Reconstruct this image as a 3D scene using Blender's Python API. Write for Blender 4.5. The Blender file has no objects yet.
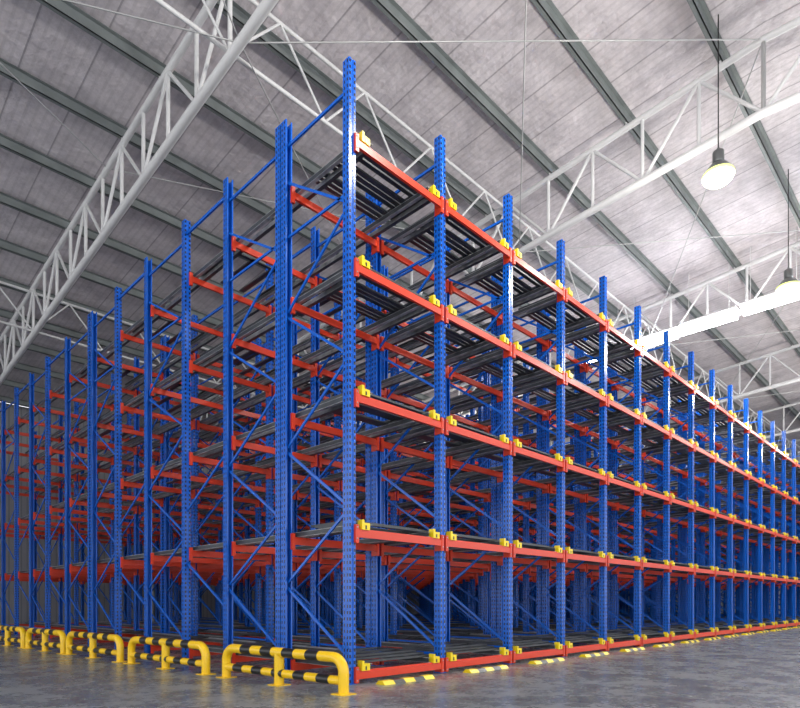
import bpy, math, random
from mathutils import Vector
random.seed(4)
scene = bpy.context.scene
scene.view_settings.view_transform = 'Standard'
scene.view_settings.exposure = 0.0

# ------------------------------------------------------------------ materials
def new_mat(name, col=(.5,.5,.5), rough=.5, metal=0.0, noise=0.0, nscale=3.0):
    m = bpy.data.materials.new(name); m.use_nodes = True
    nt = m.node_tree; b = nt.nodes['Principled BSDF']
    b.inputs['Base Color'].default_value = (*col, 1)
    b.inputs['Roughness'].default_value = rough
    b.inputs['Metallic'].default_value = metal
    if noise > 0:
        tc = nt.nodes.new('ShaderNodeTexCoord')
        n = nt.nodes.new('ShaderNodeTexNoise'); n.inputs['Scale'].default_value = nscale
        n.inputs['Detail'].default_value = 6
        r = nt.nodes.new('ShaderNodeValToRGB')
        r.color_ramp.elements[0].position = .3; r.color_ramp.elements[1].position = .7
        r.color_ramp.elements[0].color = (*[c*(1-noise) for c in col], 1)
        r.color_ramp.elements[1].color = (*[min(1, c*(1+noise)) for c in col], 1)
        nt.links.new(tc.outputs['Object'], n.inputs['Vector'])
        nt.links.new(n.outputs['Fac'], r.inputs['Fac'])
        nt.links.new(r.outputs['Color'], b.inputs['Base Color'])
    return m

def mnode(nt, op, a, b=None, c=None):
    n = nt.nodes.new('ShaderNodeMath'); n.operation = op
    for i, v in enumerate((a, b, c)):
        if v is None: continue
        if isinstance(v, (int, float)): n.inputs[i].default_value = v
        else: nt.links.new(v, n.inputs[i])
    return n.outputs[0]

BLUE = (.003, .105, .54)
def blue_perforated():
    m = new_mat('blue_perforated_steel', BLUE, .24)
    nt = m.node_tree; b = nt.nodes['Principled BSDF']
    uv = nt.nodes.new('ShaderNodeUVMap'); uv.uv_map = 'UVMap'
    s = nt.nodes.new('ShaderNodeSeparateXYZ'); nt.links.new(uv.outputs[0], s.inputs[0])
    au = mnode(nt, 'ABSOLUTE', s.outputs[0])
    du = mnode(nt, 'MULTIPLY', mnode(nt, 'ABSOLUTE', mnode(nt, 'SUBTRACT', au, .034)), 1/.012)
    fv = mnode(nt, 'FRACT', mnode(nt, 'MULTIPLY', s.outputs[1], 1/.1))
    dv = mnode(nt, 'MULTIPLY', mnode(nt, 'ABSOLUTE', mnode(nt, 'SUBTRACT', fv, .5)), 1/.26)
    hole = mnode(nt, 'LESS_THAN', mnode(nt, 'MAXIMUM', du, dv), 1.0)
    mix = nt.nodes.new('ShaderNodeMixRGB')
    mix.inputs[1].default_value = (*BLUE, 1); mix.inputs[2].default_value = (.001, .004, .02, 1)
    nt.links.new(hole, mix.inputs[0]); nt.links.new(mix.outputs[0], b.inputs['Base Color'])
    return m

M_post = blue_perforated()
M_blue = new_mat('blue_painted_steel', BLUE, .26)
M_red = new_mat('orange_red_painted_steel', (.66, .042, .012), .36)
M_galv = new_mat('galvanised_rail', (.33, .335, .345), .4, .15, .4, 5)
M_dark = new_mat('dark_cart_steel', (.05, .055, .062), .42, .2, .35, 3)
M_yel = new_mat('yellow_plastic', (.88, .66, .01), .35)
M_yelp = new_mat('yellow_guard_paint', (.90, .56, .008), .3)
M_blk = new_mat('black_guard_paint', (.012, .012, .012), .35)
M_white = new_mat('white_truss_paint', (.62, .615, .62), .5, 0, .05, 1.5)
M_purlin = new_mat('galvanised_purlin', (.18, .20, .20), .5, .15, .15, 2)
M_cable = new_mat('steel_cable', (.45, .45, .45), .4, .4)
M_alu = new_mat('lamp_aluminium', (.20, .21, .21), .35, .7)

def emis(name, col, st):
    m = bpy.data.materials.new(name); m.use_nodes = True
    b = m.node_tree.nodes['Principled BSDF']
    b.inputs['Base Color'].default_value = (*col, 1)
    b.inputs['Emission Color'].default_value = (*col, 1)
    b.inputs['Emission Strength'].default_value = st
    return m
M_lens = emis('lamp_lens_glow', (1, 1, .70), 6)
M_rim = emis('lamp_rim_glow', (.9, 1, .30), 1.0)
M_tube = emis('fluorescent_diffuser', (.96, .98, 1), 34)

def ceiling_mat():
    m = new_mat('roof_insulation_foil', (.4, .37, .39), .55)
    nt = m.node_tree; b = nt.nodes['Principled BSDF']
    tc = nt.nodes.new('ShaderNodeTexCoord')
    s = nt.nodes.new('ShaderNodeSeparateXYZ'); nt.links.new(tc.outputs['Object'], s.inputs[0])
    n = nt.nodes.new('ShaderNodeTexNoise'); n.inputs['Scale'].default_value = 1.6; n.inputs['Detail'].default_value = 10
    n.inputs['Roughness'].default_value = .75
    nt.links.new(tc.outputs['Object'], n.inputs['Vector'])
    r = nt.nodes.new('ShaderNodeValToRGB')
    r.color_ramp.elements[0].position = .33; r.color_ramp.elements[1].position = .68
    r.color_ramp.elements[0].color = (.46, .42, .445, 1); r.color_ramp.elements[1].color = (.72, .665, .69, 1)
    nt.links.new(n.outputs['Fac'], r.inputs['Fac'])
    f = mnode(nt, 'FRACT', mnode(nt, 'MULTIPLY', s.outputs[0], 1/1.25))
    seam = mnode(nt, 'LESS_THAN', f, .03)
    f2 = mnode(nt, 'FRACT', mnode(nt, 'MULTIPLY', s.outputs[0], 1/.208))
    rib = mnode(nt, 'MULTIPLY', mnode(nt, 'LESS_THAN', f2, .3), .12)
    fac = mnode(nt, 'MAXIMUM', mnode(nt, 'MULTIPLY', seam, .55), rib)
    mix = nt.nodes.new('ShaderNodeMixRGB'); mix.inputs[2].default_value = (.14, .13, .145, 1)
    nt.links.new(fac, mix.inputs[0]); nt.links.new(r.outputs[0], mix.inputs[1])
    nt.links.new(mix.outputs[0], b.inputs['Base Color'])
    n3 = nt.nodes.new('ShaderNodeTexNoise'); n3.inputs['Scale'].default_value = 5; n3.inputs['Detail'].default_value = 6
    nt.links.new(tc.outputs['Object'], n3.inputs['Vector'])
    bp = nt.nodes.new('ShaderNodeBump'); bp.inputs['Strength'].default_value = .5; bp.inputs['Distance'].default_value = .08
    nt.links.new(n3.outputs['Fac'], bp.inputs['Height']); nt.links.new(bp.outputs[0], b.inputs['Normal'])
    return m
M_ceil = ceiling_mat()

def floor_mat():
    m = new_mat('polished_concrete', (.12, .13, .135), .3)
    nt = m.node_tree; b = nt.nodes['Principled BSDF']
    tc = nt.nodes.new('ShaderNodeTexCoord')
    n = nt.nodes.new('ShaderNodeTexNoise'); n.inputs['Scale'].default_value = 1.1; n.inputs['Detail'].default_value = 14
    n.inputs['Roughness'].default_value = .8
    nt.links.new(tc.outputs['Object'], n.inputs['Vector'])
    r = nt.nodes.new('ShaderNodeValToRGB')
    r.color_ramp.elements[0].position = .36; r.color_ramp.elements[1].position = .64
    r.color_ramp.elements[0].color = (.085, .098, .103, 1); r.color_ramp.elements[1].color = (.28, .30, .305, 1)
    nt.links.new(n.outputs['Fac'], r.inputs['Fac'])
    s = nt.nodes.new('ShaderNodeSeparateXYZ'); nt.links.new(tc.outputs['Object'], s.inputs[0])
    j1 = mnode(nt, 'LESS_THAN', mnode(nt, 'FRACT', mnode(nt, 'MULTIPLY', mnode(nt, 'ADD', s.outputs[0], 1.3), 1/5.0)), .003)
    j2 = mnode(nt, 'LESS_THAN', mnode(nt, 'FRACT', mnode(nt, 'MULTIPLY', mnode(nt, 'ADD', s.outputs[1], 1.6), 1/5.0)), .003)
    mix = nt.nodes.new('ShaderNodeMixRGB'); mix.inputs[2].default_value = (.05, .05, .05, 1)
    nt.links.new(mnode(nt, 'MAXIMUM', j1, j2), mix.inputs[0]); nt.links.new(r.outputs[0], mix.inputs[1])
    nt.links.new(mix.outputs[0], b.inputs['Base Color'])
    rr = nt.nodes.new('ShaderNodeMapRange'); rr.inputs['To Min'].default_value = .12; rr.inputs['To Max'].default_value = .42
    nt.links.new(n.outputs['Fac'], rr.inputs['Value']); nt.links.new(rr.outputs[0], b.inputs['Roughness'])
    return m
M_floor = floor_mat()

def wall_mat(axis):
    m = new_mat('wall_cladding_%d' % axis, (.6, .6, .6), .6)
    nt = m.node_tree; b = nt.nodes['Principled BSDF']
    tc = nt.nodes.new('ShaderNodeTexCoord')
    s = nt.nodes.new('ShaderNodeSeparateXYZ'); nt.links.new(tc.outputs['Object'], s.inputs[0])
    f = mnode(nt, 'FRACT', mnode(nt, 'MULTIPLY', s.outputs[axis], 1/.3))
    l = mnode(nt, 'LESS_THAN', f, .25)
    mix = nt.nodes.new('ShaderNodeMixRGB'); mix.inputs[1].default_value = (.62, .63, .66, 1); mix.inputs[2].default_value = (.42, .43, .46, 1)
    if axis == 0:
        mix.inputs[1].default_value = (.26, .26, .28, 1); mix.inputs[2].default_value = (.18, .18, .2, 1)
    nt.links.new(l, mix.inputs[0]); nt.links.new(mix.outputs[0], b.inputs['Base Color'])
    return m

# ------------------------------------------------------------------ mesh builder
class MB:
    def __init__(s): s.v=[]; s.f=[]; s.m=[]; s.uv=[]; s.sm=[]
    def add(s, vs, fs, mi=0, uvs=None, smooth=False):
        o=len(s.v); s.v += [tuple(v) for v in vs]
        for k,f in enumerate(fs):
            s.f.append(tuple(i+o for i in f)); s.m.append(mi); s.sm.append(smooth)
            s.uv.append(uvs[k] if uvs else [(.5,.5)]*len(f))
    def box(s, x0,x1,y0,y1,z0,z1, mi=0):
        v=[(x0,y0,z0),(x1,y0,z0),(x1,y1,z0),(x0,y1,z0),(x0,y0,z1),(x1,y0,z1),(x1,y1,z1),(x0,y1,z1)]
        s.add(v,[(0,3,2,1),(4,5,6,7),(0,1,5,4),(1,2,6,5),(2,3,7,6),(3,0,4,7)],mi)
    def bar(s, p, q, w, h, mi=0, up=(0,0,1)):
        p=Vector(p);q=Vector(q);d=(q-p).normalized();u=Vector(up)
        a=d.cross(u)
        if a.length<1e-4: a=d.cross(Vector((1,0,0)))
        a.normalize(); b=a.cross(d).normalized(); a=a*w/2; b=b*h/2
        v=[p-a-b,p+a-b,p+a+b,p-a+b,q-a-b,q+a-b,q+a+b,q-a+b]
        s.add(v,[(0,1,2,3),(7,6,5,4),(0,4,5,1),(1,5,6,2),(2,6,7,3),(3,7,4,0)],mi)
    def tube(s, pts, r, mi=0, n=8, cap=True):
        pts=[Vector(p) for p in pts]
        d0=(pts[1]-pts[0]).normalized()
        a=d0.cross(Vector((0,0,1)))
        if a.length<1e-3: a=d0.cross(Vector((1,0,0)))
        a.normalize(); vs=[]
        for i,p in enumerate(pts):
            if i==0: d=d0
            elif i==len(pts)-1: d=(pts[-1]-pts[-2]).normalized()
            else: d=((pts[i+1]-p).normalized()+(p-pts[i-1]).normalized()).normalized()
            a=(a-d*a.dot(d)).normalized(); b=d.cross(a)
            for k in range(n):
                t=2*math.pi*k/n; vs.append(p+(a*math.cos(t)+b*math.sin(t))*r)
        fs=[]
        for i in range(len(pts)-1):
            for k in range(n):
                k2=(k+1)%n; fs.append((i*n+k,i*n+k2,(i+1)*n+k2,(i+1)*n+k))
        s.add(vs,fs,mi,smooth=True)
        if cap:
            s.add(vs[:n],[tuple(range(n))[::-1]],mi); s.add(vs[-n:],[tuple(range(n))],mi)
    def lathe(s, prof, c, mi=0, n=24):
        vs=[]
        for r,z in prof:
            for k in range(n):
                t=2*math.pi*k/n; vs.append((c[0]+r*math.cos(t),c[1]+r*math.sin(t),c[2]+z))
        fs=[]
        for i in range(len(prof)-1):
            for k in range(n):
                k2=(k+1)%n; fs.append((i*n+k,i*n+k2,(i+1)*n+k2,(i+1)*n+k))
        s.add(vs,fs,mi,smooth=True)
    def prism(s, prof, x, y, z0, z1, mi=0, fy=1):
        n=len(prof); vs=[]
        for z in (z0,z1):
            for px,py in prof: vs.append((x+px,y+py*fy,z))
        fs=[];uvs=[]
        for k in range(n):
            k2=(k+1)%n
            u0,u1=prof_uv[k]
            fs.append((k,k2,n+k2,n+k)); uvs.append([(u0,z0),(u1,z0),(u1,z1),(u0,z1)])
        s.add(vs,fs,mi,uvs)
    def obj(s, name, mats, parent=None):
        me=bpy.data.meshes.new(name); me.from_pydata(s.v,[],s.f)
        for m in mats: me.materials.append(m)
        me.polygons.foreach_set('material_index', s.m)
        me.polygons.foreach_set('use_smooth', s.sm)
        uvl=me.uv_layers.new(name='UVMap')
        flat=[c for f in s.uv for p in f for c in p]
        uvl.data.foreach_set('uv', flat)
        me.update()
        o=bpy.data.objects.new(name, me); scene.collection.objects.link(o)
        if parent: o.parent=parent
        return o
def empty(name, loc=(0,0,0)):
    e=bpy.data.objects.new(name,None); scene.collection.objects.link(e); e.empty_display_size=.3
    e.location=loc
    return e

# C-section upright profile (web at -y, opening at +y), with centre groove
W=.07; D=.077; T=.008; G=.018; GD=.014
P=[(-W,-D),(-G-.006,-D),(-G,-D+GD),(G,-D+GD),(G+.006,-D),(W,-D),
   (W,D),(W-.03,D),(W-.03,D-T),(W-T,D-T),(W-T,-D+T+GD),(-W+T,-D+T+GD),(-W+T,D-T),(-W+.03,D-T),(-W+.03,D),(-W,D)]
prof_uv=[]
for k in range(len(P)):
    a=P[k]; b=P[(k+1)%len(P)]
    if abs(a[1]-b[1])<1e-6 and abs(a[1]+D)<1e-6: prof_uv.append((a[0]*.72,b[0]*.72))
    elif abs(a[0]-b[0])<1e-6 and abs(abs(a[0])-W)<1e-6: prof_uv.append((a[1]*.9,b[1]*.9))
    else: prof_uv.append((.5,.5))

# ------------------------------------------------------------------ rack
PX=2.225; NB=23; H=10.0
XS=[i*PX for i in range(NB+1)]
FR=[(0,1.74),(1.92,3.82),(5.71,7.81),(9.81,11.75),(12.0,14.2),(16.4,18.5),(20.7,22.9),(25.0,27.1)]
GAPS=[(3.82,5.71),(7.81,9.81),(14.2,16.4),(18.5,20.7),(22.9,25.0)]
LV=[.16,2.44,4.61,6.70,8.70]
YEND=27.1
rack=empty('pallet_rack')
up=MB(); br=MB(); be=MB(); ra=MB(); st=MB(); ca=MB()
for xi,x in enumerate(XS):
    for (a,b) in FR:
        up.prism(P,x,a,0.012,H,0,1); up.prism(P,x,b,0.012,H,0,-1)
        for y in (a,b):
            up.box(x-.085,x+.085,y-.09,y+.09,0,.012,1)
        br.bar((x,a+.05,.35),(x,b-.05,.35),.035,.045,0)
        z=.45; side=0; step=1.22
        while z+step<H-.4:
            y0,y1=(a+.05,b-.05) if side==0 else (b-.05,a+.05)
            br.bar((x,y0,z),(x,y1,z+step-.1),.03,.045,0)
            z+=step; side^=1
        br.bar((x,a+.05,H-.45),(x,b-.05,H-.45),.035,.05,0)
        br.bar((x,a+.05,H-2.1),(x,b-.05,H-2.1),.03,.045,0)
    for (a,b) in GAPS:
        br.bar((x,a+.07,H-.3),(x,b-.07,H-.3),.04,.07,0)
        br.bar((x,b-.07,H-6.6),(x,a+.07,H-5.6),.03,.045,0)
        br.bar((x,a+.07,1.2),(x,b-.07,2.2),.03,.045,0)
    br.bar((x,1.76,H-.2),(x,1.88,H-.2),.05,.05,0)
ROWS=[0,1.74,3.82,5.71,7.81,9.81,12.0,14.2,16.4,18.5,20.7,22.9,25.0,27.1]
for bi in range(NB):
    x0=XS[bi]+W; x1=XS[bi+1]-W
    for li,z in enumerate(LV):
        for ri,y in enumerate(ROWS):
            yy=y-.10
            be.box(x0,x1,yy-.022,yy+.028,z-.08,z+.03,0)
            be.box(x0,x1,yy+.000,yy+.028,z+.03,z+.06,0)
            zl=max(z-.17,.02)
            be.box(x0-.004,x0+.012,yy-.03,y+.06,zl,z+.12,0)
            be.box(x1-.012,x1+.004,yy-.03,y+.06,zl,z+.12,0)
            be.box(x0-.04,x0+.03,yy-.028,y-D-.001,zl,z+.12,0)
            be.box(x1-.03,x1+.04,yy-.028,y-D-.001,zl,z+.12,0)
            if ri==0:
                for bz in (z-.10,z+.08):
                    if bz>.03:
                        be.box(x0-.02,x0+.0,yy-.038,yy-.028,bz-.01,bz+.01,1); be.box(x1+.0,x1+.02,yy-.038,yy-.028,bz-.01,bz+.01,1)
        zr=z+.061
        for ki,rx in enumerate((.20,.40,PX-.40,PX-.20)):
            X=XS[bi]+rx
            ra.box(X-.035,X+.035,-.09,YEND,zr,zr+.008,0 if ki%2==0 else 1)
            ra.box(X-.035,X-.027,-.09,YEND,zr+.008,zr+.082,0 if ki in (1,3) else 1)
            ra.box(X-.035,X+.025,-.09,YEND,zr+.082,zr+.09,0)
        for c in range(3):
            ya=.02+c*.16; yb=ya+1.05; zc=zr+.095+c*.036; xa=XS[bi]+.22+c*.03; xb=XS[bi]+PX-.22-c*.03
            ca.box(xa,xa+.09,ya,yb,zc,zc+.035,0); ca.box(xb-.09,xb,ya,yb,zc,zc+.035,0)
            ca.box(xa+.09,xb-.09,ya,ya+.09,zc,zc+.035,0); ca.box(xa+.09,xb-.09,yb-.09,yb,zc,zc+.035,0)
            ca.box(xa+.09,xb-.09,(ya+yb)/2-.05,(ya+yb)/2+.05,zc,zc+.035,0)
        for cy in (4.2,8.3,12.6):
            for xq in (.35,.85,1.35,1.8):
                ca.box(XS[bi]+xq-.06,XS[bi]+xq+.06,cy,cy+1.4,zr+.095,zr+.12,0)
            ca.box(XS[bi]+.3,XS[bi]+1.9,cy,cy+.08,zr+.095,zr+.12,0)
        for sx in (.245,PX-.245):
            X=XS[bi]+sx
            st.box(X-.085,X+.085,-.135,-.02,zr-.012,zr+.10,0)
            st.box(X-.085,X-.035,-.135,-.02,zr+.10,zr+.15,0)
            st.box(X-.015,X+.015,-.139,-.135,zr+.0,zr+.06,1)
up.obj('uprights',[M_post,M_blue],rack); br.obj('frame_bracing',[M_blue],rack)
be.obj('load_beams',[M_red,M_galv],rack); ra.obj('lane_rails',[M_galv,M_dark],rack)
ca.obj('push_back_carts',[M_dark],rack); st.obj('end_stops',[M_yel,M_blk],rack)

# floor guides with hazard striping
for i in range(NB+1):
    g=MB(); X=i*PX; n=5; L=1.2/n
    x0=X+.30
    for k in range(n):
        a=x0+k*L; b=a+L
        v=[(a,-.52,0),(b,-.52,0),(b,-.30,0),(a,-.30,0),(a,-.46,.06),(b,-.46,.06),(b,-.36,.06),(a,-.36,.06)]
        g.add(v,[(0,3,2,1),(4,5,6,7),(0,1,5,4),(1,2,6,5),(2,3,7,6),(3,0,4,7)],k%2)
    g.obj('floor_guide_block',[M_yel,M_blk])

# ------------------------------------------------------------------ guards (row splays away from the rack side)
ANG=math.atan(.07); ca_,sa_=math.cos(ANG),math.sin(ANG)
GX0,GY0=-.74,-.83
for (a,b) in [(0,3.10),(3.6,6.68),(7.05,10.05),(10.25,12.95),(13.2,16.1),(16.4,19.3)]:
    mid=(a+b)/2
    e=empty('safety_guard_rail',(GX0-sa_*mid,GY0+ca_*mid,0)); e.rotation_euler=(0,0,ANG)
    r=.078; zt=.52; R=.22
    m=MB(); A=a-mid+.08;B=b-mid-.08
    left=[(A,0.01)]+[(A+R-R*math.cos(t),zt-R+R*math.sin(t)) for t in [i*math.pi/2/8 for i in range(9)]]
    m.tube([(0,y,z) for y,z in left],r,0,14)
    m.tube([(0,-y,z) for y,z in left],r,0,14)
    for zz,y0,y1 in ((zt,A+R,B-R),(.19,A,B)):
        n=int(round((y1-y0)/.30)); n+= (n+1)%2
        for k in range(n):
            ya=y0+(y1-y0)*k/n; yb=y0+(y1-y0)*(k+1)/n
            m.tube([(0,ya,zz),(0,yb,zz)],r*(.999 if k%2 else 1.0)*(1 if zz==zt else .85),k%2,14)
    m.tube([(0,0,.01),(0,0,zt)],r*1.02,0,14)
    for yy in (A,0,B):
        m.box(-.13,.13,yy-.13,yy+.13,0,.014,0)
    m.obj('striped_tube_frame',[M_yelp,M_blk],e)

# ------------------------------------------------------------------ shell
RY=-3.5; M=.075; HC=1.32
X0,X1,Y0,Y1=-22,56,-22,32
def zt_(y): return HC+13.2-M*(y if y>=RY else 2*RY-y)
def zb_(y): return zt_(y)-1.75
f=MB(); f.box(X0,X1,Y0,Y1,-.2,0); f.obj('floor',[M_floor])
c=MB()
for (ya,yb) in ((RY,Y1),(Y0,RY)):
    za,zb=zt_(ya)+.42,zt_(yb)+.42
    v=[(X0,ya,za),(X1,ya,za),(X1,yb,zb),(X0,yb,zb),(X0,ya,za+.08),(X1,ya,za+.08),(X1,yb,zb+.08),(X0,yb,zb+.08)]
    c.add(v,[(0,1,2,3),(7,6,5,4),(0,4,5,1),(1,5,6,2),(2,6,7,3),(3,7,4,0)])
c.obj('ceiling',[M_ceil])
w=MB(); w.box(X0,X1,Y1,Y1+.2,0,zt_(Y1)+.4); w.obj('wall_back',[wall_mat(0)])
w=MB()
pts=[(Y0,0),(Y1,0),(Y1,zt_(Y1)+.4),(RY,zt_(RY)+.4),(Y0,zt_(Y0)+.4)]
w.add([(X1,y,z) for y,z in pts]+[(X1+.2,y,z) for y,z in pts],[(4,3,2,1,0),(5,6,7,8,9)]+[(i,(i+1)%5,5+(i+1)%5,5+i) for i in range(5)])
w.obj('wall_right',[wall_mat(1)])
pu=MB(); y=-2.6-2.4*7
while y<Y1-.3:
    z=zt_(y)+.12
    pu.box(X0,X1,y-.012,y+.012,z,z+.25)
    pu.box(X0,X1,y-.012,y+.10,z,z+.015)
    pu.box(X0,X1,y-.10,y+.012,z+.242,z+.257)
    y+=2.4
pu.obj('roof_purlins',[M_purlin])
# hanging fluorescent strip fittings
fl=empty('fluorescent_strip_lights'); bd=MB(); tb=MB(); yy=-9.4
while yy<6.0:
    z=12.60-.022*(yy+2); xx=19.5
    bd.box(xx-.26,xx+.26,yy,yy+2.1,z+.16,z+.22,0)
    tb.tube([(xx-.11,yy+.03,z),(xx-.11,yy+2.07,z)],.165,0,12)
    tb.tube([(xx+.11,yy+.03,z),(xx+.11,yy+2.07,z)],.165,0,12)
    for q in (yy+.3,yy+1.8):
        bd.tube([(xx,q,z+.15),(xx,q,zt_(q)+.42)],.012,0,6)
    yy+=2.25
bd.obj('housings',[M_white],fl); tb.obj('tubes',[M_tube],fl)
# trusses
def truss(x):
    t=MB()
    t.tube([(x,Y0+.5,zt_(Y0+.5)),(x,RY,zt_(RY)),(x,Y1-.3,zt_(Y1-.3))],.085,0,10)
    t.tube([(x,Y0+.5,zb_(Y0+.5)),(x,RY,zb_(RY)),(x,Y1-.3,zb_(Y1-.3))],.105,0,10)
    s_=1.45
    for sgn,lim in ((1,Y1-.5),(-1,Y0+.7)):
        y=RY; k=0
        while (y+sgn*s_-lim)*sgn<0:
            y2=y+sgn*s_
            t.tube([(x,y,zb_(y)),(x,y,zt_(y))],.05,0,8,False)
            if k%2==0: t.tube([(x,y,zb_(y)),(x,y2,zt_(y2))],.045,0,8,False)
            else: t.tube([(x,y,zt_(y)),(x,y2,zb_(y2))],.045,0,8,False)
            y=y2;k+=1
    y=-2.6-2.4*7
    while y<Y1-.4:
        if y>Y0+.5: t.box(x-.06,x+.06,y+.014,y+.05,zt_(y)+.05,zt_(y)+.30)
        y+=2.4
    t.box(x-.15,x+.15,Y1-.40,Y1-.38,0,zt_(Y1)); t.box(x-.15,x+.15,Y1-.04,Y1-.02,0,zt_(Y1)); t.box(x-.01,x+.01,Y1-.38,Y1-.04,0,zt_(Y1))
    t.obj('roof_truss',[M_white])
for x in (-20,-10,0,10,20,30,40,50): truss(x)
lg=MB()
for yy in (3.8,18.3):
    zt2=zt_(yy)-.15; zb2=zb_(yy)+.15
    for xa in range(-20,50,10):
        lg.tube([(xa,yy,zt2),(xa+10,yy,zt2)],.045,0,8,False)
        lg.tube([(xa,yy,zb2),(xa+10,yy,zb2)],.045,0,8,False)
        for k in range(8):
            p=xa+k*1.25; q=p+1.25
            if k%2==0: lg.tube([(p,yy,zb2),(q,yy,zt2)],.03,0,6,False)
            else: lg.tube([(p,yy,zt2),(q,yy,zb2)],.03,0,6,False)
lg.obj('roof_lattice_girder',[M_white])
rd=MB()
for xa in (-10,0,10,20,30):
    rd.tube([(xa,3.35,zb_(3.35)),(xa+10,RY,zt_(RY))],.016,0,6)
    rd.tube([(xa+10,3.35,zb_(3.35)),(xa,RY,zt_(RY))],.016,0,6)
    rd.tube([(xa,3.35,zb_(3.35)),(xa+10,10.6,zt_(10.6))],.016,0,6)
    rd.tube([(xa+10,3.35,zb_(3.35)),(xa,10.6,zt_(10.6))],.016,0,6)
rd.obj('roof_brace_rods',[M_cable])

# ------------------------------------------------------------------ lamps
def lamp(x,y,zl,power=640):
    e=empty('high_bay_lamp',(x,y,zl))
    b=MB()
    b.lathe([(.33,0.05),(.335,.06),(.30,.09),(.27,.14),(.20,.24),(.11,.30),(.11,.31)],(0,0,0),0)
    b.lathe([(0.0,.31),(.12,.31),(.125,.33),(.125,.56),(.11,.58),(.03,.60),(.03,.66),(0,.66)],(0,0,0),0)
    b.obj('reflector_housing',[M_alu],e)
    l=MB(); l.lathe([(.335,.055),(.35,.02),(.345,-.02)],(0,0,0),1)
    l.lathe([(.345,-.02),(.31,-.08),(.24,-.14),(.13,-.185),(0.001,-.20)],(0,0,0),0)
    l.obj('lens',[M_lens,M_rim],e)
    cb=MB(); cb.tube([(0,0,.64),(0,0,zt_(y)+.42-zl)],.014,0,6); cb.obj('suspension_cable',[M_blk],e)
    ld=bpy.data.lights.new('bulb','POINT'); ld.energy=power; ld.color=(1,.97,.90)
    ld.shadow_soft_size=.3
    lo=bpy.data.objects.new('bulb',ld); scene.collection.objects.link(lo); lo.parent=e; lo.location=(0,0,-.52)
for x in (-5,2,9,16,23,30,37): lamp(x,-2.8,11.35)
for x in (19.3,33.3): lamp(x,12.0,11.0)
lamp(2,-12,11.0)

# ------------------------------------------------------------------ world + camera
wd=bpy.data.worlds.new('daylight'); scene.world=wd; wd.use_nodes=True
wd.node_tree.nodes['Background'].inputs[0].default_value=(.95,.97,1,1)
wd.node_tree.nodes['Background'].inputs[1].default_value=2.25

cd=bpy.data.cameras.new('camera'); cam=bpy.data.objects.new('camera',cd); scene.collection.objects.link(cam)
cam.location=(-6.21,-7.27,1.32); cam.rotation_euler=(math.radians(90),0,math.radians(-45.4))
cd.sensor_width=36; cd.lens=593/800*36; cd.shift_y=(602-354)/800; cd.clip_end=300
scene.camera=cam
